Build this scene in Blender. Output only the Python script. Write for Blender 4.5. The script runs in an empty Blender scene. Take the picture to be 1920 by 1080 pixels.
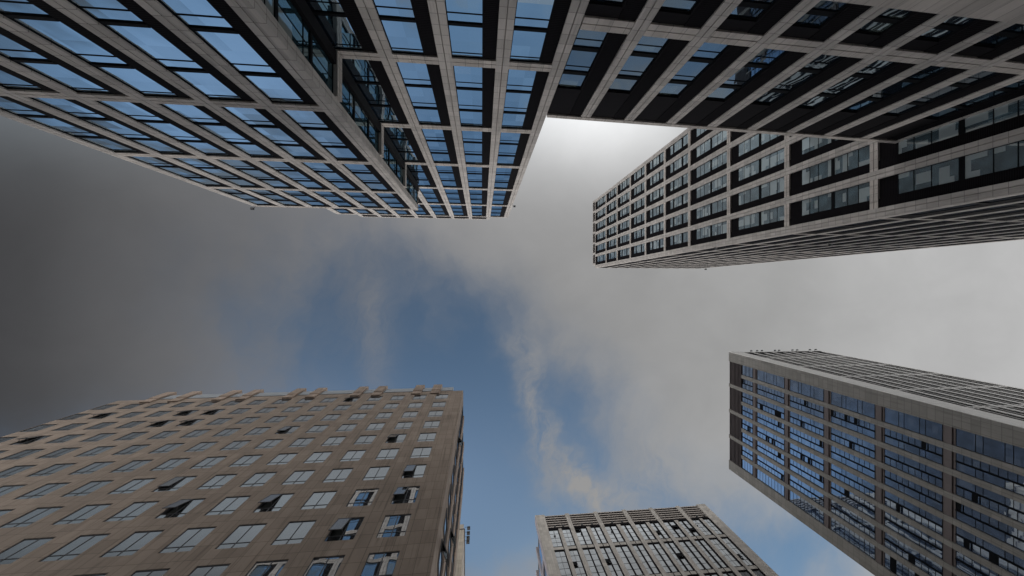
import bpy, math, random
from mathutils import Matrix, Vector
random.seed(7)
R = math.radians
# ------------------------------------------------------------------ camera, world, sun, exposure
S = bpy.context.scene
COL = S.collection
FPX = 600.0                                   # focal length for a 1920 px wide frame
TILT = math.atan(57 / FPX)
ts, tc = math.sin(TILT), math.cos(TILT)
EYE = 1.6
cd = bpy.data.cameras.new('camera')
cam = bpy.data.objects.new('camera', cd)
COL.objects.link(cam)
cd.sensor_width = 36.0
cd.lens = 36.0 * FPX / 1920
cd.clip_start = 0.1
cd.clip_end = 5000
cam.matrix_world = Matrix(((tc, 0, -ts, 0), (0, -1, 0, 0), (-ts, 0, -tc, EYE), (0, 0, 0, 1)))
S.camera = cam

SUN_EL, SUN_AZ = 33.0, (0.22, 0.97)          # direction towards the sun in plan
SUN_STR, SKY_STR = 1.0, 0.1
EXPOSURE = 0.0
S.view_settings.view_transform = 'Standard'
S.view_settings.look = 'None'
S.view_settings.gamma = 1
S.view_settings.exposure = EXPOSURE
S.render.resolution_x, S.render.resolution_y = 1024, 576

l = math.hypot(*SUN_AZ)
sdir = Vector((SUN_AZ[0] / l * math.cos(R(SUN_EL)), SUN_AZ[1] / l * math.cos(R(SUN_EL)), math.sin(R(SUN_EL))))
sd = bpy.data.lights.new('sun', 'SUN')
sd.energy = SUN_STR
sd.angle = R(14)
sd.color = (1.0, 0.95, 0.89)
sun = bpy.data.objects.new('sun', sd)
COL.objects.link(sun)
sun.rotation_euler = (-sdir).to_track_quat('-Z', 'Y').to_euler()


class NT:
    """tiny node-tree helper: every method returns an output socket"""
    def __init__(self, tree):
        self.t = tree
        self.n = tree.nodes
        self.l = tree.links

    def put(self, sock, v):
        if v is None:
            return
        if isinstance(v, bpy.types.NodeSocket):
            self.l.new(v, sock)
        elif isinstance(v, (tuple, list)) and len(v) == 3 and sock.type == 'RGBA':
            sock.default_value = (*v, 1)
        else:
            sock.default_value = v

    def m(self, op, a, b=None, c=None, clamp=False):
        nd = self.n.new('ShaderNodeMath')
        nd.operation = op
        nd.use_clamp = clamp
        self.put(nd.inputs[0], a)
        self.put(nd.inputs[1], b)
        self.put(nd.inputs[2], c)
        return nd.outputs[0]

    def mix(self, f, a, b, blend='MIX'):
        nd = self.n.new('ShaderNodeMix')
        nd.data_type = 'RGBA'
        nd.blend_type = blend
        self.put(nd.inputs[0], f)
        self.put(nd.inputs[6], a)
        self.put(nd.inputs[7], b)
        return nd.outputs[2]

    def xyz(self, x, y, z):
        nd = self.n.new('ShaderNodeCombineXYZ')
        self.put(nd.inputs[0], x)
        self.put(nd.inputs[1], y)
        self.put(nd.inputs[2], z)
        return nd.outputs[0]

    def sep(self, v):
        nd = self.n.new('ShaderNodeSeparateXYZ')
        self.put(nd.inputs[0], v)
        return nd.outputs

    def noise(self, v, scale, detail=4, rough=0.5, dist=0.0):
        nd = self.n.new('ShaderNodeTexNoise')
        self.put(nd.inputs['Vector'], v)
        nd.inputs['Scale'].default_value = scale
        nd.inputs['Detail'].default_value = detail
        nd.inputs['Roughness'].default_value = rough
        nd.inputs['Distortion'].default_value = dist
        return nd.outputs

    def white(self, v):
        nd = self.n.new('ShaderNodeTexWhiteNoise')
        self.put(nd.inputs['Vector'], v)
        return nd.outputs

    def ramp(self, v, a, b, lo=0.0, hi=1.0, smooth=True):
        nd = self.n.new('ShaderNodeMapRange')
        nd.interpolation_type = 'SMOOTHSTEP' if smooth else 'LINEAR'
        self.put(nd.inputs[0], v)
        for i, q in enumerate((a, b, lo, hi)):
            nd.inputs[i + 1].default_value = q
        return nd.outputs[0]


def unp(px, py):
    u = (px - 960) / FPX
    v = (py - 540) / FPX
    k = tc - ts * u
    return (tc * u + ts) / k, v / k


def build_world():
    w = bpy.data.worlds.new('World')
    S.world = w
    w.use_nodes = True
    g = NT(w.node_tree)
    g.n.clear()
    out = g.n.new('ShaderNodeOutputWorld')
    bg = g.n.new('ShaderNodeBackground')
    g.l.new(bg.outputs[0], out.inputs[0])
    sky = g.n.new('ShaderNodeTexSky')
    sky.sky_type = 'NISHITA'
    sky.sun_disc = False
    sky.sun_elevation = R(SUN_EL)
    sky.sun_rotation = math.atan2(sdir.x, sdir.y)
    sky.altitude = 50
    sky.air_density = 1.0
    sky.dust_density = 0.2
    tcn = g.n.new('ShaderNodeTexCoord')
    d = g.sep(tcn.outputs['Generated'])
    z = g.m('MAXIMUM', d[2], 0.06)
    # clouds lie on a flat layer overhead: position on that layer
    cx = g.m('DIVIDE', d[0], z)
    cy = g.m('DIVIDE', d[1], z)
    p = g.xyz(cx, cy, 0.0)
    warp = g.noise(p, 1.6, 5, 0.6)
    wx = g.m('ADD', cx, g.m('MULTIPLY', g.m('SUBTRACT', g.sep(warp['Color'])[0], 0.5), 0.50))
    wy = g.m('ADD', cy, g.m('MULTIPLY', g.m('SUBTRACT', g.sep(warp['Color'])[1], 0.5), 0.50))

    def blob(px, py, rx, ry, ang=0.0, X=wx, Y=wy):
        qx, qy = unp(px, py)
        ex = g.m('SUBTRACT', X, qx)
        ey = g.m('SUBTRACT', Y, qy)
        ca, sa = math.cos(R(ang)), math.sin(R(ang))
        a = g.m('ADD', g.m('MULTIPLY', ex, ca * FPX / rx), g.m('MULTIPLY', ey, sa * FPX / rx))
        b = g.m('ADD', g.m('MULTIPLY', ex, -sa * FPX / ry), g.m('MULTIPLY', ey, ca * FPX / ry))
        q = g.m('ADD', g.m('MULTIPLY', a, a), g.m('MULTIPLY', b, b))
        return g.m('POWER', 2.718, g.m('MULTIPLY', q, -1.0))

    # gap in the cloud layer where the blue shows
    gap = None
    for a in ((470, 560, 260, 170, 20, .22), (640, 580, 170, 150, 10, .30), (830, 620, 230, 150, 50, .50), (930, 900, 130, 280, 0, .78),
              (700, 740, 180, 120, 0, .45), (1160, 930, 300, 150, 25, .68), (1040, 760, 120, 120, 40, .25), (1480, 1060, 240, 150, 0, .80), (600, 1000, 360, 130, 0, .8), (300, 930, 330, 120, 0, .8)):  # last two gaps are out of view, added for the glass reflections
        q = g.m('MULTIPLY', blob(*a[:5]), a[5])
        gap = q if gap is None else g.m('ADD', gap, q)
    fine = g.noise(g.xyz(g.m('MULTIPLY', wx, 1.8), wy, 0.3), 3.2, 8, 0.62)['Fac']
    gap = g.m('ADD', gap, g.m('MULTIPLY', g.m('SUBTRACT', fine, 0.5), g.ramp(gap, .02, .5, 0.0, .75)))
    gap = g.ramp(gap, -0.02, 1.05)
    # thin streaks crossing the gap
    st = g.m('MULTIPLY', blob(697, 600, 34, 130, -4, cx, wy), .75)
    for a in ((985, 690, 30, 100, -16, .75), (1010, 790, 20, 90, -22, .8), (1065, 850, 18, 95, -40, .95), (1110, 900, 26, 110, -62, .9),
              (960, 640, 50, 40, 0, .5), (1180, 900, 60, 110, 70, .8), (1270, 850, 90, 60, 20, .7), (1030, 900, 20, 70, -20, .5)):
        st = g.m('ADD', st, g.m('MULTIPLY', blob(*a[:5]), a[5]))
    wis = g.noise(g.xyz(g.m('MULTIPLY', wx, 4.0), g.m('MULTIPLY', wy, 2.0), 4.0), 3.0, 8, 0.68)['Fac']
    st = g.m('MULTIPLY', st, g.ramp(wis, .22, .68))
    gap = g.m('MULTIPLY', gap, g.m('SUBTRACT', 1.0, g.m('MULTIPLY', st, .70, clamp=True)))

    # thickness of the cloud layer: heavy grey bank to the west, thin bright veil to the east and north
    thick = g.ramp(cx, -1.9, 2.1, 0.0, 1.0, False)
    cr = g.n.new('ShaderNodeValToRGB')
    g.l.new(thick, cr.inputs[0])
    e = cr.color_ramp.elements
    e[0].position, e[0].color = 0.08, (.036, .037, .040, 1)
    e[1].position, e[1].color = 1.0, (.52, .52, .52, 1)
    for pos, c in ((.17, (.070, .070, .073, 1)), (.26, (.125, .124, .127, 1)), (.40, (.235, .230, .230, 1)), (.52, (.30, .298, .298, 1)), (.72, (.36, .36, .358, 1))):
        q = e.new(pos)
        q.color = c
    veil = g.m('MULTIPLY', blob(1120, 190, 200, 130, 0, cx, cy), .52)
    hid = g.m('MULTIPLY', blob(380, 130, 800, 130, 0, cx, cy), 1.5)  # unseen bright patch added to the cloud to brighten window reflections
    soft = g.noise(p, 1.1, 5, 0.55)['Fac']
    cloud = g.mix(1.0, cr.outputs[0], g.xyz(veil, veil, veil), 'ADD')
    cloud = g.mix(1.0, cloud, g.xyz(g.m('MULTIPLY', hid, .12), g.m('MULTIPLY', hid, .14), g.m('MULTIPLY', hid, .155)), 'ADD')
    soft2 = g.noise(g.xyz(g.m('MULTIPLY', cx, .7), cy, 2.0), 3.4, 7, .6, .4)['Fac']
    tex = g.m('MULTIPLY', g.ramp(soft, .25, .75, .86, 1.12, False), g.ramp(soft2, .25, .75, .93, 1.07, False))
    cloud = g.mix(1.0, cloud, g.xyz(tex, tex, tex), 'MULTIPLY')
    # bright haze added low over the horizon (outside the picture, lights the walls)
    low = g.ramp(d[2], 0.42, 0.10, 0.0, 1.0)
    cloud = g.mix(low, cloud, (HAZE, HAZE * .98, HAZE * .95))
    # the sky texture's blue, dimmed by the thin veil over it
    blue = g.mix(1.0, sky.outputs[0], (.73, .87, .84), 'MULTIPLY')
    pale = blob(400, 940, 350, 150, 0, cx, cy)  # added pale blue patch, hidden from view, for the glass to mirror
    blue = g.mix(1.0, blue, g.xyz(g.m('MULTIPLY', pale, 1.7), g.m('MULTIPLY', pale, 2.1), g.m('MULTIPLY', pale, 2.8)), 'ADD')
    cs = g.n.new('ShaderNodeVectorMath')
    cs.operation = 'SCALE'
    g.put(cs.inputs[0], cloud)
    cs.inputs['Scale'].default_value = 1 / SKY_STR
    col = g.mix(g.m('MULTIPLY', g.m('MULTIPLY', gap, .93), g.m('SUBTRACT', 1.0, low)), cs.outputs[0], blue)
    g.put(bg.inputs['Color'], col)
    bg.inputs['Strength'].default_value = SKY_STR


HAZE = 3.0
build_world()


# ------------------------------------------------------------------ materials
def new_mat(name):
    m = bpy.data.materials.new(name)
    m.use_nodes = True
    g = NT(m.node_tree)
    bsdf = g.n['Principled BSDF']
    return m, g, bsdf


def wall_uv(g):
    tcn = g.n.new('ShaderNodeTexCoord')
    o = g.sep(tcn.outputs['Object'])
    ge = g.n.new('ShaderNodeNewGeometry')
    nn = g.sep(ge.outputs['True Normal'])
    side = g.m('GREATER_THAN', g.m('ABSOLUTE', nn[0]), 0.7)
    u = g.m('ADD', g.m('MULTIPLY', o[1], side), g.m('MULTIPLY', o[0], g.m('SUBTRACT', 1.0, side)))
    return u, o[2], tcn.outputs['Object'], o, nn


def stone(name, base, pu, pz, jw=.03, joint=.35, var=.13, rough=.75, ou=0.0, oz=0.0, stain=.34, jz=None):
    m, g, b = new_mat(name)
    u, z, P, o, nn = wall_uv(g)
    mask = None
    ids = []
    for c, per, off, w in ((u, pu, ou, jw), (z, pz, oz, jz or jw)):
        if not per:
            continue
        q = g.m('DIVIDE', g.m('SUBTRACT', c, off), per)
        ids.append(g.m('FLOOR', q))
        ln = g.m('LESS_THAN', g.m('FRACT', q), w / per)
        mask = ln if mask is None else g.m('MAXIMUM', mask, ln)
    while len(ids) < 2:
        ids.append(g.m('FLOOR', g.m('DIVIDE', u, 2.6)))
    wn = g.white(g.xyz(ids[0], ids[1], 1.7))['Value']
    k = g.m('ADD', 1.0, g.m('MULTIPLY', g.m('SUBTRACT', wn, .5), var * 2))
    ns = g.noise(P, .55, 6, .6)['Fac']
    k = g.m('MULTIPLY', k, g.m('SUBTRACT', 1.0 + stain * .5, g.m('MULTIPLY', ns, stain)))
    # rain streaks running down
    sp = g.xyz(g.m('MULTIPLY', o[0], 2.2), g.m('MULTIPLY', o[1], 2.2), g.m('MULTIPLY', z, .12))
    sk = g.noise(sp, 1.5, 5, .65)['Fac']
    k = g.m('MULTIPLY', k, g.ramp(sk, .28, .5, 1 - stain * .8, 1.0))
    grain = g.noise(P, 14.0, 3, .6)['Fac']
    k = g.m('MULTIPLY', k, g.m('ADD', .94, g.m('MULTIPLY', grain, .12)))
    c = g.mix(1.0, base, g.xyz(k, k, k), 'MULTIPLY')
    if mask is not None:
        c = g.mix(mask, c, tuple(x * joint for x in base))
    g.put(b.inputs['Base Color'], c)
    b.inputs['Roughness'].default_value = rough
    b.inputs['Specular IOR Level'].default_value = .4
    return m


def plain(name, base, rough=.5, metal=0.0, spec=.5, lines=None):
    m, g, b = new_mat(name)
    u, z, P, o, nn = wall_uv(g)
    k = g.m('ADD', .85, g.m('MULTIPLY', g.noise(P, 1.7, 5, .6)['Fac'], .3))
    c = g.mix(1.0, base, g.xyz(k, k, k), 'MULTIPLY')
    if lines:
        per, w, dark = lines
        ln = g.m('LESS_THAN', g.m('FRACT', g.m('DIVIDE', z, per)), w)
        c = g.mix(ln, c, tuple(x * dark for x in base))
    g.put(b.inputs['Base Color'], c)
    b.inputs['Roughness'].default_value = rough
    b.inputs['Metallic'].default_value = metal
    b.inputs['Specular IOR Level'].default_value = spec
    return m


def glass(name, tint, inner, lo=.30, hi=.92, pu=1.7, pz=4.05, bend=.010, blinds=.0, oz=0.0, blind_col=(.30, .34, .34)):
    """coated window glass: a mirror whose strength grows towards grazing view, over a dim room"""
    m, g, b = new_mat(name)
    g.n.remove(b)
    out = g.n['Material Output']
    u, z, P, o, nn = wall_uv(g)
    iu = g.m('FLOOR', g.m('DIVIDE', u, pu))
    iz = g.m('FLOOR', g.m('DIVIDE', g.m('SUBTRACT', z, oz), pz))
    wn = g.white(g.xyz(iu, iz, 3.3))
    tilt = g.sep(wn['Color'])
    geo = g.n.new('ShaderNodeNewGeometry')
    # every pane sits a hair off true, and the sheet itself waves a little
    wv = g.noise(P, .5, 2, .5)['Color']
    wvx = g.sep(wv)
    vm = g.n.new('ShaderNodeVectorMath')
    vm.operation = 'ADD'
    g.put(vm.inputs[0], geo.outputs['Normal'])
    dx = g.m('ADD', g.m('MULTIPLY', g.m('SUBTRACT', tilt[0], .5), bend), g.m('MULTIPLY', g.m('SUBTRACT', wvx[0], .5), bend * 2))
    dz = g.m('ADD', g.m('MULTIPLY', g.m('SUBTRACT', tilt[1], .5), bend * 1.5), g.m('MULTIPLY', g.m('SUBTRACT', wvx[1], .5), bend * 2))
    g.put(vm.inputs[1], g.xyz(dx, dx, dz))
    nm = g.n.new('ShaderNodeVectorMath')
    nm.operation = 'NORMALIZE'
    g.l.new(vm.outputs[0], nm.inputs[0])
    gl = g.n.new('ShaderNodeBsdfGlossy')
    gl.inputs['Roughness'].default_value = .015
    g.put(gl.inputs['Color'], tint)
    g.l.new(nm.outputs[0], gl.inputs['Normal'])
    df = g.n.new('ShaderNodeBsdfDiffuse')
    rm = g.noise(g.xyz(g.m('MULTIPLY', u, 1.0), z, 9.0), .8, 3, .5)['Fac']
    room = g.mix(g.ramp(rm, .35, .75), inner, tuple(x * 2.4 for x in inner))
    if blinds:
        isb = g.m('LESS_THAN', tilt[2], blinds)
        drop = g.m('GREATER_THAN', g.m('FRACT', g.m('DIVIDE', g.m('SUBTRACT', z, oz), pz)), g.m('MULTIPLY', wn['Value'], .8))
        room = g.mix(g.m('MULTIPLY', isb, drop), room, blind_col)
    g.put(df.inputs['Color'], room)
    lw = g.n.new('ShaderNodeLayerWeight')
    lw.inputs['Blend'].default_value = .5
    f = g.ramp(g.m('POWER', lw.outputs['Facing'], 1.6), 0.0, 1.0, lo, hi, False)
    f = g.m('MULTIPLY', f, g.m('ADD', .92, g.m('MULTIPLY', tilt[0], .12)), clamp=True)
    mx = g.n.new('ShaderNodeMixShader')
    g.put(mx.inputs[0], f)
    g.l.new(df.outputs[0], mx.inputs[1])
    g.l.new(gl.outputs[0], mx.inputs[2])
    g.l.new(mx.outputs[0], out.inputs[0])
    return m


HR = 12.15       # three storeys of the grey office complex
M = {}
GREY = (.47, .44, .42)
M['pier'] = stone('pale granite piers', GREY, None, HR / 12, jw=.035, oz=30.6 % 1.0125)
M['beam'] = stone('pale granite beams', (.50, .46, .43), 1.18, None, jw=.035, stain=.35)
M['glassS'] = glass('dimmed flank glass', (.5, .55, .62), (.008, .009, .012), .02, .08)  # darker copy of the tower glass, flank reflections turned down in it
M['groove'] = plain('shadow gap', (.03, .027, .025), .8)
M['louver'] = plain('dark louvre panel', (.011, .010, .012), .8, spec=.05, lines=(.16, .45, .45))
M['darkpanel'] = plain('dark aluminium panel and painted shade', (.012, .011, .013), .75, spec=.07)
M['darkframe'] = plain('black window frame', (.006, .007, .009), .7, spec=.08)
M['core'] = plain('inner wall', (.05, .05, .055), .7)
M['roof'] = plain('roof felt', (.12, .12, .12), .9)
M['glassA'] = glass('blue coated glass', (.74, .90, 1.0), (.012, .025, .045), .70, 1.0, blinds=.10, blind_col=(.22, .26, .30), bend=.040)
M['glassR'] = glass('teal curtain glass', (.55, .75, .82), (.014, .032, .042), .22, .75, pu=1.2, blinds=.25)
M['glassC'] = glass('deep blue glass', (.72, .88, 1.0), (.006, .012, .02), .18, .9, blinds=.12, pz=3.1, blind_col=(.10, .13, .13))
M['glassB'] = glass('pale blue glass with painted reflection', (.90, .98, 1.0), (.06, .10, .125), .40, .95, pu=1.3, pz=2.05, blinds=.55, blind_col=(.42, .50, .53))  # curtains; their pale tone also paints in a brighter sky reflection
M['glassD'] = glass('cobalt glass with painted reflection', (.70, .84, 1.0), (.05, .08, .15), .58, .97, pu=1.2, pz=1.55, bend=.006, blinds=.35, blind_col=(.16, .22, .34))  # blue room and blind colours stand in for a brighter sky reflection
M['glassE'] = glass('silver glass', (.88, .92, .95), (.08, .085, .09), .5, .97, pu=2.0, pz=1.8)
M['glassF'] = glass('silver blue glass', (.80, .84, .87), (.035, .037, .040), .40, .88, pu=3.62, pz=3.66, bend=.008)
M['stoneD'] = stone('brown grey stone', (.240, .231, .217), 1.93, 1.0, jw=.05, joint=.6, var=.12)
M['pierD'] = plain('mauve brown metal pier', (.125, .105, .105), .5)
M['whiteD'] = stone('pale flank panels with painted sheen', (.84, .83, .81), 1.3, 3.1, jw=.03, rough=.18, stain=.08, var=.03)  # pale strip; its bright grazing sheen is also put into the white
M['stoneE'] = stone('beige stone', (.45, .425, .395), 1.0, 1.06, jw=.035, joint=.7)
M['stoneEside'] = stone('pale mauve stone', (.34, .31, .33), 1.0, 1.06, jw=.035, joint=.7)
M['louverE'] = plain('beige louvre blade', (.40, .36, .33), .5)
M['tileF'] = stone('tan tile cladding', (.350, .278, .228), .905, 1.22, jw=.028, joint=.45, stain=.45, var=.11, ou=.28, oz=.50)
M['tileF2'] = stone('tan pier cladding', (.42, .325, .265), .905, 1.22, jw=.028, joint=.5)
M['whiteF'] = plain('white roof screen panel', (.40, .43, .47), .35)
M['stoneG'] = stone('cream tile cladding', (.50, .45, .38), 1.2, 1.0, jw=.04, joint=.7)
M['lamp'] = plain('black lamp housing', (.02, .02, .02), .4)
M['lens'] = plain('lamp lens', (.35, .36, .38), .1)
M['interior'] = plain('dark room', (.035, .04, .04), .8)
M['frameF'] = plain('grey aluminium frame', (.10, .10, .11), .4)


# ------------------------------------------------------------------ mesh helpers
class MB:
    def __init__(self):
        self.v, self.f = [], []

    def hexa(self, c):
        n = len(self.v)
        self.v += c
        self.f += [(n, n + 3, n + 2, n + 1), (n + 4, n + 5, n + 6, n + 7), (n, n + 1, n + 5, n + 4),
                   (n + 1, n + 2, n + 6, n + 5), (n + 2, n + 3, n + 7, n + 6), (n + 3, n, n + 4, n + 7)]

    def box(self, x0, x1, y0, y1, z0, z1):
        self.hexa([(x0, y0, z0), (x1, y0, z0), (x1, y1, z0), (x0, y1, z0), (x0, y0, z1), (x1, y0, z1), (x1, y1, z1), (x0, y1, z1)])

    def bar(self, a, b, r, seg=8):
        a, b = Vector(a), Vector(b)
        d = (b - a).normalized()
        s = d.orthogonal().normalized()
        t = d.cross(s)
        n = len(self.v)
        for q in (a, b):
            for i in range(seg):
                w = 2 * math.pi * i / seg
                self.v.append(tuple(q + s * math.cos(w) * r + t * math.sin(w) * r))
        for i in range(seg):
            j = (i + 1) % seg
            self.f.append((n + i, n + j, n + seg + j, n + seg + i))
        self.f.append(tuple(n + i for i in reversed(range(seg))))
        self.f.append(tuple(n + seg + i for i in range(seg)))

    def build(self, name, mat, parent=None, smooth=False):
        me = bpy.data.meshes.new(name)
        o = parent
        off = Vector((0, 0, 0))
        while o is not None:
            off += o.location
            o = o.parent
        me.from_pydata([tuple(Vector(q) - off) for q in self.v], [], self.f)
        me.update()
        if mat:
            me.materials.append(M[mat])
        ob = bpy.data.objects.new(name, me)
        COL.objects.link(ob)
        ob.parent = parent
        return ob


class Fac:
    """a vertical wall plane: a = distance along it, z = height, d = distance out of it"""
    def __init__(self, o, a, n):
        self.o, self.a, self.n = Vector(o), Vector(a).normalized(), Vector(n).normalized()
        self.flip = self.a.x * self.n.y - self.a.y * self.n.x > 0

    def pt(self, a, d, z):
        q = self.o + self.a * a + self.n * d
        return (q.x, q.y, z)

    def box(self, mb, a0, a1, z0, z1, d0, d1):
        if a1 < a0:
            a0, a1 = a1, a0
        if not self.flip:
            d0, d1 = d1, d0
        p = self.pt
        mb.hexa([p(a0, d0, z0), p(a1, d0, z0), p(a1, d1, z0), p(a0, d1, z0), p(a0, d0, z1), p(a1, d0, z1), p(a1, d1, z1), p(a0, d1, z1)])


def root(name, loc, label, cat, group=None):
    o = bpy.data.objects.new(name, None)
    COL.objects.link(o)
    o.location = loc
    o.empty_display_size = 2
    o['label'] = label
    o['category'] = cat
    if group:
        o['group'] = group
    return o


def split_pier(fc, mb, c, w, z0, z1, d0, d1, gap=.07):
    fc.box(mb, c - w / 2, c - gap / 2, z0, z1, d0, d1)
    fc.box(mb, c + gap / 2, c + w / 2, z0, z1, d0, d1)
    fc.box(mb, c - gap / 2, c + gap / 2, z0, z1, d0, d1 - .30)


def split_beam(fc, mb, a0, a1, z, t, d0, d1, gap=.07):
    fc.box(mb, a0, a1, z - t / 2, z - gap / 2, d0, d1)
    fc.box(mb, a0, a1, z + gap / 2, z + t / 2, d0, d1)
    fc.box(mb, a0, a1, z - gap / 2, z + gap / 2, d0, d1 - .30)


def window(fc, par, a0, a1, cuts, bars, dg, mat, df=None, fr=.07, mull=(), name='window', label=None, mb2=None):
    """frame with horizontal bars at given (z, thickness) and upright mullions, one pane sheet behind"""
    fm, gm = (MB(), MB()) if mb2 is None else mb2
    z0, z1 = cuts
    df = dg + .06 if df is None else df
    fc.box(gm, a0, a1, z0, z1, dg - .05, dg)
    fc.box(fm, a0, a0 + fr, z0, z1, dg + .002, df)
    fc.box(fm, a1 - fr, a1, z0, z1, dg + .002, df)
    fc.box(fm, a0 + fr, a1 - fr, z0, z0 + fr, dg + .002, df)
    fc.box(fm, a0 + fr, a1 - fr, z1 - fr, z1, dg + .002, df)
    for z, t in bars:
        fc.box(fm, a0 + fr, a1 - fr, z - t / 2, z + t / 2, dg + .002, df + (.03 if t > .2 else -.02))
    for a in mull:
        fc.box(fm, a - .03, a + .03, z0 + fr, z1 - fr, dg + .002, df - .03)
    if mb2 is None:
        w = fm.build(name, 'darkframe', par)
        gm.build('pane', mat, w)
        if label:
            w['label'] = label
        return w


# ------------------------------------------------------------------ ground
g_ = MB()
g_.box(-2500, 2500, -2500, 2500, -1.0, 0.0)
M['ground'] = stone('plaza paving', (.30, .29, .28), 1.2, None, jw=.02)
gr = g_.build('ground', 'ground')
gr['kind'] = 'structure'

# ------------------------------------------------------------------ grey office complex, west tower
GRID = 'office towers and link block with the same granite grid'
rowsA = [EYE + h for h in (4.8, 16.9, 29.0, 41.05, 53.3, 65.9, 78.6)]
PW = 1.20        # pier width
BT = 0.92        # beam depth


def floodlight(par, base, out, size=.5, name='floodlight'):
    """lamp on a bent arm"""
    b = Vector(base)
    o = Vector(out)
    mb = MB()
    mb.bar(b, b + o * .8, .04)
    mb.bar(b + o * .8, b + o * .8 + Vector((0, 0, -.25)), .04)
    lm = mb.build(name, 'lamp', par)
    h = MB()
    c = b + o * .8 + Vector((0, 0, -.45))
    h.box(c.x - size * .5, c.x + size * .5, c.y - size * .4, c.y + size * .4, c.z - size * .3, c.z + size * .35)
    h.box(c.x - size * .42, c.x + size * .42, c.y - size * .32, c.y + size * .32, c.z + size * .35, c.z + size * .5)
    h.build('housing', 'lamp', lm)
    e = MB()
    e.box(c.x - size * .42, c.x + size * .42, c.y - size * .32, c.y + size * .32, c.z - size * .34, c.z - size * .3)
    e.build('lens', 'lens', lm)
    return lm


def grid_facade(par, fc, seams, rows, ztop, z0, mat, third=True, edge=(True, True), louv=.26, skip=None, top_dark=0.0, dg=-.10,
                cell=None, pierd=.10, louver_d=-.04, pier_rng=None, lim=None, rest=None, PW=PW, BT=BT):
    """piers on seams, beams on rows; in each cell a window, then an upright dark louvre strip"""
    n = len(seams)
    for i, a in enumerate(seams):
        mb = MB()
        zz0, zz1 = (pier_rng(i) if pier_rng else (z0, ztop))
        split_pier(fc, mb, a, PW, zz0, zz1, -.9, pierd)
        mb.build('pier', 'pier', par)
    lev = [r for r in rows] + [ztop - .35]
    for k, r in enumerate(lev):
        mb = MB()
        for i in range(n - 1):
            if skip and skip(i, r):
                continue
            t = BT if k < len(rows) else .7
            split_beam(fc, mb, seams[i] + PW / 2, seams[i + 1] - PW / 2, r, t, -.9, pierd - .004)
        if mb.v:
            mb.build('beam' if k < len(rows) else 'coping', 'beam', par)
    for i in range(n - 1):
        a0, a1 = seams[i] + PW / 2, seams[i + 1] - PW / 2
        aw = (a1 - a0)
        lo = a1 - aw * louv
        lv = MB()
        for k in range(len(lev) - 1):
            if skip and skip(i, (lev[k] + lev[k + 1]) / 2):
                continue
            za = lev[k] + BT / 2
            zb = lev[k + 1] - (BT / 2 if k + 1 < len(rows) else .35)
            if zb - za < .8:
                continue
            fc.box(lv, lo, a1, za, zb, -.85, louver_d)
            td = top_dark(k) if callable(top_dark) else top_dark
            if td:
                fc.box(lv, a0, lo - .002, zb - td, zb, -.85, dg + .02)
            g0, g1 = za, zb - td
            bars, mull = cell(k, g0, g1)
            stuff = None
            if lim is not None:
                if lim[0] <= 0:
                    stuff = rest
                lim[0] -= 1
            window(fc, par, a0, lo - .02, (g0, g1), bars, dg, mat, mb2=stuff)
        if lv.v:
            lv.build('louver_panel', 'louver', par)


def cellA(k, g0, g1):
    H = (g1 - g0 + BT) / 3
    bars = []
    if g1 - g0 < 6:
        n = max(1, round((g1 - g0) / 4))
        for j in range(1, n):
            bars.append((g0 + j * (g1 - g0) / n, .35))
        return bars, ()
    for j in range(3):
        base = g0 - BT / 2 + j * H
        if j:
            bars.append((base, .27))
        bars.append((base + H * .76, .045))
    return bars, ()


A = root('office_tower', (-18, -32, 0),
         'grey granite and blue glass office tower at top left, with a lower projecting wing', 'office tower', GRID)
D1, D2 = -15.5, -20.3
f1 = Fac((0, D1, 0), (1, 0, 0), (0, 1, 0))
f2 = Fac((0, D2, 0), (1, 0, 0), (0, 1, 0))
zA1 = EYE + 64.7
zA2 = EYE + 91.7
seams1 = [-13.15 - 4.845 * i for i in range(6, -1, -1)]
grid_facade(A, f1, seams1, [r for r in rowsA if r < zA1 - 3], zA1, 0, 'glassA', cell=cellA, top_dark=0.0, louv=.27, PW=1.08, BT=.84)
# tall part behind the wing
seams2 = [6.95 - 5.08 * i for i in range(9, -1, -1)]
xc = -12.52


def skip2(i, z):
    return seams2[i + 1] < -13.0 and z < zA1 - 1


vis0 = next(i for i, q in enumerate(seams2) if q > -13.0)
grid_facade(A, f2, seams2, rowsA, zA2, 0, 'glassA', cell=cellA, louv=.29, skip=skip2,
            pier_rng=lambda i: ((0 if i >= vis0 else zA1 - 1.5), zA2))
# return wall of the wing
fr = Fac((xc, 0, 0), (0, -1, 0), (1, 0, 0))
mb = MB()
fr.box(mb, 15.41, 15.85, 0, zA1, -.5, .06)
fr.box(mb, 15.92, 16.35, 0, zA1, -.5, .06)
mb.build('corner_pier', 'pier', A)
for r in rowsA:
    if r < zA1:
        mb = MB()
        split_beam(fr, mb, 16.35, 20.19, r, .9, -.5, .30)
        mb.build('beam', 'beam', A)
lv = [0] + [r for r in rowsA if r < zA1] + [zA1]
for k in range(len(lv) - 1):
    za, zb = lv[k] + .4, lv[k + 1] - .4
    bars = []
    j = 1
    H = HR / 3
    while za - .4 + j * H < zb - .5:
        bars.append((za - .4 + j * H, .30))
        j += 1
    bars += [(b[0] - 1.0, .06) for b in list(bars)]
    window(fr, A, 16.35, 19.05, (za, zb), bars, -.10, 'glassR', mull=(17.7,))
mb = MB()
fr.box(mb, 19.07, 20.19, 0, zA1, -.4, .20)
mb.build('corner_post', 'darkpanel', A)
mb = MB()
mb.box(-42.7, -13.1, -20.1, D1 - .92, 0, zA1 - .5)
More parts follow.
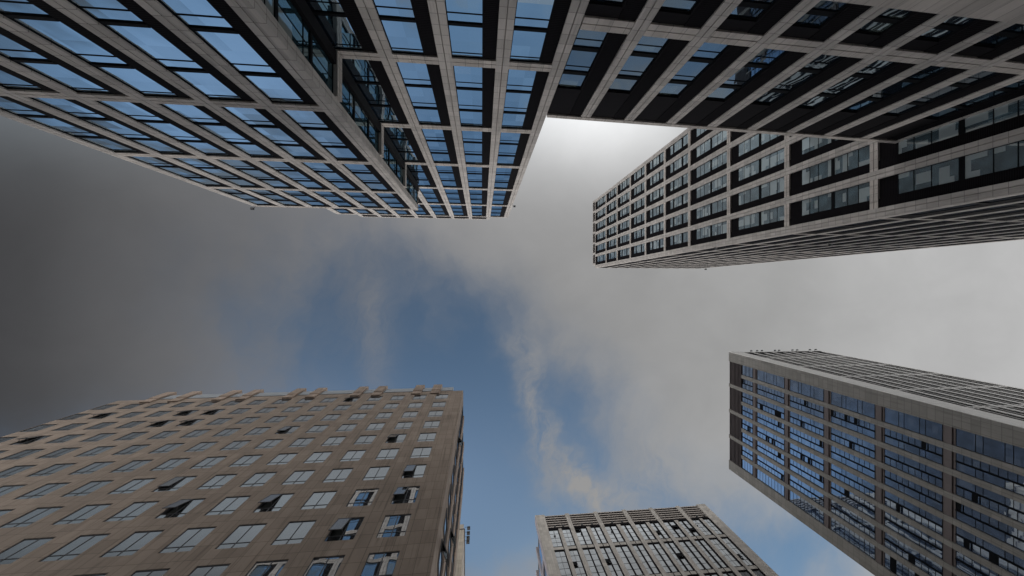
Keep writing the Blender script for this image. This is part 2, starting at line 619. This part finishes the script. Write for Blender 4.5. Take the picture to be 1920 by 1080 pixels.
mb.box(seams2[0] - .3, 7.3, D2 - 28, D2 - .92, 0, zA2 - .6)
mb.build('wall', 'core', A)
mb = MB()
f1.box(mb, seams1[0] - PW / 2 + .01, xc - .01, zA1, zA1 + .12, -4.3, .14)
mb.build('roof_edge', 'beam', A)
# open parapet screen on the tall part
mb = MB()
sc = [q for q in seams2 if q < 4][1:] + []
for a in sc:
    split_pier(f2, mb, a, .9, zA2, zA2 + 2.4, -.4, .08)
f2.box(mb, sc[0] - .45, sc[-1] + .45, zA2 + 2.4, zA2 + 2.9, -.4, .10)
mb.build('parapet_screen', 'pier', A)
mb = MB()
for a, b in zip(sc[:-1], sc[1:]):
    f2.box(mb, a + .46, b - .46, zA2 + .05, zA2 + 2.38, -.35, -.05)
mb.build('screen_panel', 'darkpanel', A)
# band of small lights just above the wing, set back
floodlight(A, (-42.8, D1 + .1, zA1 + .3), (-.2, .6, 0), .5)
floodlight(A, (7.6, D2 - .1, EYE + 79), (.6, .3, 0), .5)

# ------------------------------------------------------------------ link block
Cb = root('link_block', (30, -36, 0),
          'low granite grid block joining the blue glass tower to the right tower', 'office block', GRID)
yaw = R(1.35)
cdir = (math.cos(yaw), math.sin(yaw), 0)
fC = Fac((7.62, D2 - .02, 0), cdir, (-math.sin(yaw), math.cos(yaw), 0))
zC = EYE + 37.3
seamsC = [-.66] + [12.2 - 7.62 + 5.28 * i for i in range(9)]
zr = EYE + 23.85
zb = EYE + 18.9


def cellC(k, g0, g1):
    if k == 0:
        return [(EYE + 21.15, .4)], ()
    return [(EYE + 26.75, .42), (EYE + 25.75, .05), (EYE + 29.8, .42), (EYE + 28.95, .05)], ()


for i, a in enumerate(seamsC[1:]):
    mb = MB()
    split_pier(fC, mb, a, 1.14, zb + 1.0, zC - .6, -1.2, .10)
    mb.build('pier', 'pier', Cb)
for r, t, nm in ((zr, 1.15, 'beam'), (zC - .28, .56, 'coping'), (zb, 2.0, 'bottom_beam')):
    mb = MB()
    if nm == 'beam':
        for a, b in zip(seamsC[:-1], seamsC[1:]):
            split_beam(fC, mb, a + (.61 if a > 0 else .7), b - .61, r, t, -1.2, .096)
    else:
        fC.box(mb, .05, seamsC[-1] + .6, r - t / 2, r + t / 2, -1.2, .14)
    mb.build(nm, 'beam', Cb)
for i in range(len(seamsC) - 1):
    a0, a1 = seamsC[i] + (.61 if i else .70), seamsC[i + 1] - .61
    aw = a1 - a0
    lo = a1 - aw * (.34 if i else .34)
    lvm = MB()
    fC.box(lvm, lo, a1, zb + 1.0, zr - .58, -.85, .0)
    fC.box(lvm, lo, a1, zr + .58, zC - .57, -.85, .0)
    lvm.build('louver_panel', 'louver', Cb)
    dk = MB()
    fC.box(dk, a0, lo - .003, EYE + 32.0, zC - .57, -.85, -.06)
    fC.box(dk, a0, lo - .003, EYE + 22.3, zr - .58, -.85, -.06)
    fC.box(dk, lo - .14, lo - .003, zb + 1.0, EYE + 22.298, -.5, -.03)
    fC.box(dk, lo - .14, lo - .003, zr + .58, EYE + 31.998, -.5, -.03)
    dk.build('dark_panel', 'darkpanel', Cb)
    window(fC, Cb, a0, lo - .15, (zb + 1.0, EYE + 22.3), cellC(0, 0, 0)[0], -.26, 'glassC')
    window(fC, Cb, a0, lo - .15, (zr + .58, EYE + 32.0), cellC(1, 0, 0)[0], -.26, 'glassC')
mb = MB()
fC.box(mb, .1, 46.0, 0, zC - .7, -16, -1.21)
mb.build('wall', 'core', Cb)

# ------------------------------------------------------------------ grey office complex, east tower
B = root('office_tower', (82, -26, 0),
         'tall granite grid tower at right with curtained windows and a striped flank', 'office tower', GRID)
XB = 54.2
fB = Fac((XB, 0, 0), (0, 1, 0), (-1, 0, 0))
seamsB = [-41.55 + 5.2 * i for i in range(7)]
rowsB = [EYE + h for h in (3.0, 15.2, 25.3, 39.4, 52.1, 65.6, 79.0, 90.3, 101.5, 112.4, 123.8, 135.2)]
zB = EYE + 149.0
limB = [100]
restB = (MB(), MB())


def cellB(k, g0, g1):
    h = g1 - g0
    if k <= 5:
        return [(g0 + h * .50, .45), (g0 + h * .30, .07), (g0 + h * .16, .07), (g0 + h * .72, .07), (g0 + h * .86, .06)], ()
    return [(g0 + h * .33, .55), (g0 + h * .80, .50), (g0 + h * .55, .06), (g0 + h * .15, .05)], ()


zc0 = 3
grid_facade(B, fB, seamsB, rowsB, zB, 0, 'glassB', cell=cellB, louv=.32, top_dark=1.9, lim=limB, rest=restB, dg=-.22, pierd=.12, louver_d=-.06)
fBs = Fac((XB, -9.66, 0), (1, 0, 0), (0, 1, 0))
seamsBs = [.70] + [5.9 + 5.2 * i for i in range(10)]
grid_facade(B, fBs, seamsBs, rowsB, zB, 0, 'glassS', cell=cellB, louv=.42, top_dark=1.9, lim=limB, rest=restB, PW=.95, BT=.5, dg=-.08, pierd=.035, louver_d=-.02)
if restB[0].v:
    w = restB[0].build('window', 'darkframe', B)
    w['kind'] = 'stuff'
    p_ = restB[1].build('pane', 'glassS', w)
    p_['kind'] = 'stuff'
mb = MB()
mb.box(XB + .92, XB + 54, -42.0, -9.66 - .92, 0, zB - .6)
mb.build('wall', 'core', B)
# corner pier face and roof screen
mb = MB()
fB.box(mb, -9.70 + .0, -9.66 + .033, 0, zB, -.04, .118)
mb.build('corner_pier', 'pier', B)
mb = MB()
sB = [-42.2 + 5.1 * i for i in range(7)]
for a in sB:
    fB.box(mb, a - .45, a + .45, zB, zB + 3.6, -1.6, -.30)
fB.box(mb, sB[0] - .45, sB[-1] + .45, zB + 3.6, zB + 4.2, -1.6, -.28)
mb.build('parapet_screen', 'pier', B)
mb = MB()
for a, b in zip(sB[:-1], sB[1:]):
    fB.box(mb, a + .46, b - .46, zB + .05, zB + 3.58, -1.3, -.7)
mb.build('screen_panel', 'darkpanel', B)
floodlight(B, (XB + .2, -9.6, EYE + 70), (-.3, .5, 0), .6)
floodlight(B, (XB + 20, -9.6, EYE + 62), (0, .5, 0), .6)
floodlight(B, (XB + 54, -9.6, EYE + 146), (0, .6, 0), .8)

# ------------------------------------------------------------------ brown banded tower, lower right
Dr = root('banded_tower', (92, 38, 0),
          'brown stone banded tower at lower right with cobalt blue windows', 'tower')
XD, YD0, YD1 = 77.0, 20.0, 56.5
zD = EYE + 93.1
fD = Fac((XD, 0, 0), (0, 1, 0), (-1, 0, 0))
eb = 2.85
bp = (YD1 - YD0 - 2 * eb + 1.02) / 8
rowsD = [EYE + h for h in (83.9, 74.3, 64.8, 55.3, 46.0, 36.7, 27.4, 18.1, 8.8)]
zl = EYE + 88.3
bands = [YD0 + eb + bp * (i + 1) - 1.02 for i in range(7)]
mb = MB()
fD.box(mb, YD0, YD0 + eb, 0, zD, -.8, .12)
mb.build('edge_band', 'stoneD', Dr)
mb = MB()
fD.box(mb, YD1 - eb, YD1, 0, zD, -.8, .12)
mb.build('edge_band', 'stoneD', Dr)
mb = MB()
for i, y in enumerate(bands):
    mb = MB()
    fD.box(mb, y, y + 1.02, 0, zD if i % 2 else zl, -.8, .10)
    mb.build('stone_band', 'stoneD', Dr)
# louvre zone under the roof
edges = [YD0 + eb] + [y for i, y in enumerate(bands) if i % 2] + [YD1 - eb]
for q in range(4):
    mb = MB()
    a0 = edges[q] + (1.02 if q else 0)
    a1 = edges[q + 1]
    for k in range(9):
        z = zl + .3 + k * .52
        fD.box(mb, a0, a1, z, z + .16, -.55, .02)
    mb.build('louver', 'pierD', Dr)
mb = MB()
fD.box(mb, YD0 + eb, YD1 - eb, zl + .1, zD, -.79, -.6)
mb.build('louver_backing', 'darkpanel', Dr)
starts = [YD0 + eb] + [y + 1.02 for y in bands]
ends = bands + [YD1 - eb]
levD = [zl] + rowsD
restD = (MB(), MB())
cntD = 0
pts = []
for k in range(len(levD)):
    zt = levD[k] - (.75 if k else 0)
    zbm = (levD[k + 1] + .75) if k + 1 < len(levD) else .5
    if k + 1 < len(levD):
        mb = MB()
        for a0, a1 in zip(starts, ends):
            fD.box(mb, a0, a1, levD[k + 1] - .42, levD[k + 1] + .42, -.6, -.02)
            fD.box(mb, a0, a1, levD[k + 1] - .75, levD[k + 1] + .75, -.7, -.30)
        mb.build('crossbar', 'pierD', Dr)
    for i, (a0, a1) in enumerate(zip(starts, ends)):
        pts.append((k, i, a0, a1, zbm, zt))
rnd = random.Random(3)
for k, i, a0, a1, zbm, zt in pts:
    single = i in (0, 7)
    subs = [(a0, a1)] if single else [(a0, (a0 + a1) / 2 - .10), ((a0 + a1) / 2 + .10, a1)]
    if not single:
        mb = None
    indiv = (1 <= k <= 5)
    fm, gm = (MB(), MB()) if indiv else restD
    h = zt - zbm
    for si, (b0, b1) in enumerate(subs):
        dense = (i * 2 + si) % 4 in (1, 2)
        window(fD, Dr, b0, b1, (zbm, zt), [], -.25, 'glassD', mb2=(fm, gm), fr=.05)
        if dense:
            nb = max(2, round(h / .86))
            for j in range(1, nb):
                z = zbm + h * j / nb
                fD.box(fm, b0 + .05, b1 - .05, z - .03, z + .03, -.248, -.22)
            for j in range(nb):
                if rnd.random() < .05:       # awning sash pushed outwards, dark opening under it
                    z0_, z1_ = zbm + h * j / nb + .05, zbm + h * (j + 1) / nb - .05
                    fD.box(fm, b0 + .08, b1 - .08, z0_, z1_, -.246, -.235)
                    fD.box(gm, b0 + .08, b1 - .08, z0_ - .0, z0_ + .04, -.22, .02)
                elif rnd.random() < .05:
                    z0_, z1_ = zbm + h * j / nb + .04, zbm + h * (j + 1) / nb - .04
                    fD.box(fm, b0 + .06, b1 - .06, z0_, z1_, -.246, -.19)
        else:
            x = zbm
            for t in (2.3, .85, 2.3, .85):
                x += t * h / 8.6
                if x < zt - .3:
                    fD.box(fm, b0 + .05, b1 - .05, x - .03, x + .03, -.248, -.22)
    if not single:
        m_ = (a0 + a1) / 2
        fD.box(fm, m_ - .098, m_ + .098, zbm, zt, -.30, -.06)
    if indiv and cntD < 100:
        w = fm.build('window', 'darkframe', Dr)
        gm.build('pane', 'glassD', w)
        cntD += 1
w = restD[0].build('window', 'darkframe', Dr)
w['kind'] = 'stuff'
p_ = restD[1].build('pane', 'glassD', w)
p_['kind'] = 'stuff'
mb = MB()
mb.box(XD + .82, XD + 31.0, YD0 + .82, YD1, 0, zD - .5)
mb.build('wall', 'core', Dr)
# north flank
fDn = Fac((XD, YD0, 0), (1, 0, 0), (0, -1, 0))
mb = MB()
fDn.box(mb, -.12, 3.6, 0, zD + .02, .001, .12)
mb.build('corner_pier', 'whiteD', Dr)
wx = [3.6, 6.6, 9.8, 13.0, 16.2, 19.4, 22.6, 25.8, 29.4]
for i in range(1, 9):
    mb = MB()
    fDn.box(mb, wx[i] - .38, wx[i] + .38, 0, zD - (1.5 if i % 2 else 2.5), -.75, .06)
    mb.build('stone_band', 'whiteD', Dr)
    mb = MB()
    fDn.box(mb, wx[i] - 1.75, wx[i] - 1.6, 0, zl, -.75, .03)
    mb.build('fin', 'whiteD', Dr)
for r in rowsD:
    mb = MB()
    xs = [3.6] + [q + .38 for q in wx[1:-1]]
    xe = [q - .38 for q in wx[1:]]
    for q, (a0, a1) in enumerate(zip(xs, xe)):
        fDn.box(mb, a0, a1, r - .36, r - .12, -.7, .04)
        fDn.box(mb, a0, a1, r + .12, r + .36, -.7, .04)
    mb.build('crossbar', 'whiteD', Dr)
mb = MB()
fDn.box(mb, 3.6, 29.9, zD - 1.4, zD - .9, -.75, .10)
mb.build('coping', 'whiteD', Dr)
mb = MB()
fDn.box(mb, 3.602, 29.9, 0, zD - 1.5, -.74, -.03)
mb.build('dark_panel', 'darkpanel', Dr)
for x in (6, 8, 9.6, 14, 15.4, 20, 21.6, 26, 28):
    floodlight(Dr, (XD + x, YD0 - .1, zD - 1.3), (0, -.6, .1), .4)

# ------------------------------------------------------------------ beige tower with louvred top, bottom centre
Er = root('office_tower', (45, 86, 0),
          'beige stone tower at bottom centre with a louvred top storey and silver window strips', 'office tower')
XE0, XE1, YE = 16.8, 73.9, 72.1
zE = EYE + 100
fE = Fac((0, YE, 0), (1, 0, 0), (0, -1, 0))
pc = [27.0, 36.3, 45.8, 54.9, 64.2]
pw = 1.25
levE = [(94.4, 87.6)]
dbl = [(87.6, 86.2), (77.0, 75.6), (66.4, 65.0), (55.8, 54.4), (45.2, 43.8), (34.6, 33.2), (24, 22.6), (13.4, 12)]
for nm, a0, a1 in (('corner_pier', XE0, XE0 + 3.0), ('corner_pier', XE1 - 3.0, XE1)):
    mb = MB()
    fE.box(mb, a0 + .012, a1, 0, zE, -.9, .25)
    mb.build(nm, 'stoneE', Er)
for c in pc:
    mb = MB()
    fE.box(mb, c - pw / 2, c + pw / 2, 0, zE - .05, -.9, .22)
    mb.build('pier', 'stoneE', Er)
bays = list(zip([XE0 + 3.0] + [c + pw / 2 for c in pc], [c - pw / 2 for c in pc] + [XE1 - 3.0]))
rnd = random.Random(11)
nE = 0
restE = (MB(), MB())
for bi, (a0, a1) in enumerate(bays):
    mb = MB()
    for k in range(6):
        z = EYE + 94.75 + k * .92
        fE.box(mb, a0, a1, z, z + .34, -.119, .04)
    mb.build('louver', 'louverE', Er)
    mb = MB()
    fE.box(mb, a0, a1, EYE + 94.0, zE - .1, -.85, -.12)
    fE.box(mb, a0, a1, EYE + 93.9, EYE + 94.35, -.119, .10)
    mb.build('louver_backing', 'darkpanel', Er)
    w_ = a1 - a0
    if bi in (0, 5):
        pat = [('G', 3.0), ('f', .18), ('S', 1.1), ('G', 2.6), ('f', .18)]
    else:
        pat = [('G', 1.6), ('f', .15), ('G', 1.7), ('f', .15), ('S', 1.1), ('G', 1.25), ('f', .15), ('G', 1.5), ('f', .15)]
    tot = sum(q[1] for q in pat)
    a = a0
    strips = []
    st_ = MB()
    fn = MB()
    for ty, w0 in pat:
        w1 = w0 * w_ / tot
        if ty == 'G':
            strips.append((a, a + w1))
        elif ty == 'S':
            fE.box(st_, a, a + w1, 0, EYE + 93.9, -.9, .20)
        else:
            fE.box(fn, a, a + w1, 0, EYE + 93.9, -.9, .17)
        a += w1
    st_.build('stone_band', 'stoneE', Er)
    fn.build('fin', 'darkpanel', Er)  # dark colour paints in the shaded sides of the fins
    tops = [EYE + 93.9] + [EYE + q[1] for q in dbl]
    bots = [EYE + q[0] for q in dbl] + [1.0]
    for li, (zt, zb_) in enumerate(zip(tops, bots)):
        for (b0, b1) in strips:
            if li < len(dbl):
                pass
            n = max(2, round((zt - zb_) / 1.77))
            st = nE >= 100 or li > 2
            fm, gm = (MB(), MB()) if not st else restE
            window(fE, Er, b0, b1, (zb_, zt), [(zb_ + (zt - zb_) * j / n, .05) for j in range(1, n)], -.15, 'glassE', mb2=(fm, gm), fr=.05,
                   mull=((b0 + b1) / 2,) if b1 - b0 > 2 else ())
            for j in range(n):
                if rnd.random() < .08:
                    z0_ = zb_ + (zt - zb_) * j / n
                    z1_ = zb_ + (zt - zb_) * (j + 1) / n
                    if b1 - b0 > 2:
                        c0, c1 = (b0 + .1, (b0 + b1) / 2 - .1)
                    else:
                        c0, c1 = b0 + .1, b1 - .1
                    fE.box(fm, c0, c1, z0_ + .05, z0_ + .6, -.148, -.13)
                    p = fE.pt
                    t_ = .38
                    fm.hexa([p(c0, -.13, z1_ - .08), p(c1, -.13, z1_ - .08), p(c1, t_ - .1, z0_ + .35), p(c0, t_ - .1, z0_ + .35),
                             p(c0, -.13, z1_ - .02), p(c1, -.13, z1_ - .02), p(c1, t_ - .1, z0_ + .41), p(c0, t_ - .1, z0_ + .41)])
            if not st:
                w = fm.build('window', 'darkframe', Er)
                gm.build('pane', 'glassE', w)
                nE += 1
    for zt, zb_ in dbl:
        pass
for zt, zb_ in dbl:
    mb = MB()
    for (a0, a1) in bays:
        fE.box(mb, a0 + .002, a1 - .002, EYE + zb_ + .25, EYE + zt - .25, -.8, .08)
    mb.build('beam', 'stoneE', Er)
    mb = MB()
    for (a0, a1) in bays:
        fE.box(mb, a0 + .002, a1 - .002, EYE + zb_, EYE + zb_ + .248, -.85, .05)
        fE.box(mb, a0 + .002, a1 - .002, EYE + zt - .248, EYE + zt, -.85, .05)
    mb.build('shade_strip', 'darkpanel', Er)  # solid dark strips stand in for the shade along the beam edges
w = restE[0].build('window', 'darkframe', Er)
w['kind'] = 'stuff'
p_ = restE[1].build('pane', 'glassE', w)
p_['kind'] = 'stuff'
for bi, (a0, a1) in enumerate(bays):
    if bi in (0, 1, 2, 5):
        for q in (.28, .66):
            x = a0 + (a1 - a0) * q
            floodlight(Er, (x, YE - .1, EYE + 94.2), (0, -1.6, -.5), .55)
mb = MB()
mb.box(XE0 + .92, XE1, YE + .92, YE + 32, 0, zE - .5)
mb.build('wall', 'core', Er)
# west flank
fEw = Fac((XE0, YE, 0), (0, 1, 0), (-1, 0, 0))
mb = MB()
fEw.box(mb, -.24, 2.2, 0, zE, -.011, .03)
mb.build('corner_pier', 'stoneEside', Er)
for q in range(4):
    y = 2.2 + q * 7.2
    mb = MB()
    fEw.box(mb, y + 5.9, y + 7.2, 0, zE - 2, -.9, .05)
    mb.build('pier', 'stoneEside', Er)
    mb = MB()
    fEw.box(mb, y, y + 5.9, 0, zE - 6, -.89, -.3)
    mb.build('window_strip', 'glassD', Er)
for k, (zt, zb_) in enumerate(dbl):
    mb = MB()
    for q in range(4):
        y = 2.2 + q * 7.2
        fEw.box(mb, y, y + 5.9, EYE + zb_, EYE + zt, -.88, .0)
    mb.build('beam', 'stoneEside', Er)

# ------------------------------------------------------------------ tan tiled building, lower left
Fr = root('tiled_building', (-30, 30, 0),
          'tan tiled block at lower left with a grid of two pane windows, some tilted open', 'office block')
XF0, XF1, YF = -58.4, -3.25, 18.2
zF = EYE + 57.4
fF = Fac((0, YF, 0), (1, 0, 0), (0, -1, 0))
wtops = [EYE + 55.75 - 3.66 * i for i in range(15)]
WW, WH, WP = 2.06, 2.32, 3.62
wright = [-5.62 - WP * i for i in range(15)]
mb = MB()
z_hi = zF
for t in wtops:
    fF.box(mb, XF0, XF1, t, z_hi, -.5, 0)
    xr = XF1
    for x in wright:
        fF.box(mb, x, xr, t - WH, t, -.5, 0)
        xr = x - WW
    fF.box(mb, XF0, xr, t - WH, t, -.5, 0)
    z_hi = t - WH
fF.box(mb, XF0, XF1, 0, z_hi, -.5, 0)
mb.box(XF0, XF1 - .004, YF + .5, YF + 17.5, 0, zF)
wallF = mb.build('wall', 'tileF', Fr)
opened = {(4, 0): 1, (1, 4): 1, (5, 3): .5, (0, 6): .8, (0, 7): 1, (3, 7): 1, (1, 8): .9, (5, 7): 1, (6, 6): .35,
          (9, 1): 1, (10, 1): 1, (13, 1): 1, (9, 2): 1, (10, 2): 1, (13, 3): 1, (14, 5): .8}
restF = (MB(), MB())
nF = 0


def sash(fc, par, a0, a1, z0, z1, ang, d=-.05):
    """top hung sash swung out by ang degrees, hinge at z1, stay arm on one side"""
    L = z1 - z0
    c, s_ = math.cos(R(ang)) * L, math.sin(R(ang)) * L
    t = .05
    p = fc.pt
    m1 = MB()

    def slab(mb, b0, b1, u0, u1, off0, off1):
        q = []
        for off in (off0, off1):
            for (aa, uu) in ((b0, u0), (b1, u0), (b1, u1), (b0, u1)):
                k = uu / L
                q.append(p(aa, d + s_ * k + off * math.cos(R(ang)), z1 - c * k + off * math.sin(R(ang))))
        mb.hexa(q)
    for q in ((a0, a0 + .06, 0, L), (a1 - .06, a1, 0, L), (a0 + .06, a1 - .06, 0, .06), (a0 + .06, a1 - .06, L - .06, L)):
        slab(m1, *q, 0, t)
    m1.bar(p(a0 + .05, d, z0 + .3), p(a0 + .05, d + s_ * .8, z1 - c * .8), .02, 5)
    m1.bar(p(a1 - .05, d, z0 + .3), p(a1 - .05, d + s_ * .8, z1 - c * .8), .02, 5)
    sa = m1.build('sash', 'frameF', par)
    sa['label'] = 'tilted open sash'
    m2 = MB()
    slab(m2, a0 + .06, a1 - .06, .06, L - .06, .012, t - .012)
    return sa, m2


order = sorted([(r, c) for r in range(15) for c in range(15)], key=lambda q: (q[1], q[0]) and abs(q[0] - 6) * 1.1 + q[1])
for r, c in order:
    x1 = wright[c]
    x0 = x1 - WW
    t = wtops[r]
    z0 = t - WH
    op = opened.get((c, r))
    indiv = (nF < 80 - len(opened)) and 1 <= r <= 11 or op
    fm, gm = (MB(), MB()) if indiv else restF
    zt_ = z0 + .52
    xm = (x0 + x1) / 2
    D_ = -.07
    fF.box(fm, x0, x0 + .05, z0, t, -.3, D_ + .03)
    fF.box(fm, x1 - .05, x1, z0, t, -.3, D_ + .03)
    fF.box(fm, x0 + .05, x1 - .05, t - .05, t, -.3, D_ + .03)
    fF.box(fm, x0 + .05, x1 - .05, z0, z0 + .05, -.3, D_ + .03)
    fF.box(fm, xm - .03, xm + .03, z0 + .05, t - .05, -.3, D_ + .028)
    fF.box(fm, x0 + .05, xm - .03, zt_ - .025, zt_ + .025, -.3, D_ + .026)
    fF.box(fm, xm + .03, x1 - .05, zt_ - .025, zt_ + .025, -.3, D_ + .026)
    if op:
        fF.box(gm, xm + .03, x1 - .05, z0 + .05, t - .05, -.25, D_)
        fF.box(gm, x0 + .05, xm - .03, z0 + .05, zt_ - .025, -.25, D_)
    else:
        fF.box(gm, x0 + .05, x1 - .05, z0 + .05, t - .05, -.25, D_)
    if indiv:
        w = fm.build('window', 'frameF', Fr)
        gm.build('pane', 'glassF', w)
        nF += 1
        if op:
            w['label'] = 'window with one sash tilted open'
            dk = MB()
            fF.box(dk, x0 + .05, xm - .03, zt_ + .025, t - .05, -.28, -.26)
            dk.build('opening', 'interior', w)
            sa, m2 = sash(fF, w, x0 + .05, xm - .03, zt_ + .03, t - .03, 14 * op)
            o2 = m2.build('sash_pane', 'glassF', w)
# east flank windows
fFe = Fac((XF1, YF, 0), (0, 1, 0), (1, 0, 0))
for q in range(3):
    y0 = 2.2 + q * 4.6
    mb = MB()
    fFe.box(mb, y0 + 2.3, y0 + 3.3, 0, zF, .004, .16)
    mb.build('pier', 'tileF2', Fr)
    for r, t in enumerate(wtops):
        ind = 2 <= r <= 8
        fm, gm = (MB(), MB()) if ind else restF
        window(fFe, Fr, y0, y0 + 2.06, (t - WH, t), [], .03, 'glassF', mb2=(fm, gm))
        if ind:
            w = fm.build('window', 'frameF', Fr)
            gm.build('pane', 'glassF', w)
            if (q, r) in ((0, 3), (1, 6), (0, 8)):
                w['label'] = 'flank window with one sash tilted open'
                m2w = sash(fFe, w, y0 + .1, y0 + 1.0, t - 1.5, t - .03, 22, d=.06)
                m2w[1].build('sash_pane', 'glassF', w)
w = restF[0].build('window', 'frameF', Fr)
w['kind'] = 'stuff'
p_ = restF[1].build('pane', 'glassF', w)
p_['kind'] = 'stuff'
# roof crown: paired piers with white screens between
pairs = []
for px in (352, 394, 461, 498, 572, 609, 683, 718, 787, 820):
    u, v = unp(px, 728)
    pairs.append(u / v * YF)
for x in pairs:
    mb = MB()
    fF.box(mb, x - .75, x + .75, zF, zF + 3.0, -2.0, .30)
    fF.box(mb, x - .75, x + .75, zF - 1.5, zF - .002, .003, .22)
    mb.build('crown_pier', 'tileF2', Fr)
ex = pairs + [pairs[-1] + 2.9]
for a, b in zip(ex[:-1], ex[1:]):
    b2 = b - .75 if b is not ex[-1] else b
    mb = MB()
    fF.box(mb, a + .76, b2 - .01, zF + .15, zF + .95, -.4, .05)
    fF.box(mb, a + .76, b2 - .01, zF + 1.05, zF + 1.95, -.4, .03)
    mb.build('screen_panel', 'whiteF', Fr)

# ------------------------------------------------------------------ cream building peeking out behind
Gr = root('tiled_building', (-14, 68, 0),
          'thin sliver of a cream tiled building with four lamps, just behind the tan block', 'building')
YG = 60.0
uu, vv = unp(871.5, 981)
zG = YG / vv
XG = uu * zG
zG += EYE
mb = MB()
mb.box(XG - 22, XG, YG, YG + 18, 0, zG - 1.9)
mb.box(XG - 22.0, XG - .25, YG + .25, YG + 18, zG - 1.9, zG)
mb.build('wall', 'stoneG', Gr)
mb = MB()
mb.box(XG - 22.15, XG + .15, YG - .12, YG + 18.1, zG - 2.15, zG - 1.95)
mb.build('cornice', 'pierD', Gr)
for px, py in ((878, 990), (880, 999), (879, 1008), (879, 1015.5)):
    u, v = unp(px, py)
    h = (YG + 1) / v + 0.0
    floodlight(Gr, (XG + .0, YG + 1, h + EYE + .3), (1.25, 0, .05), .75)
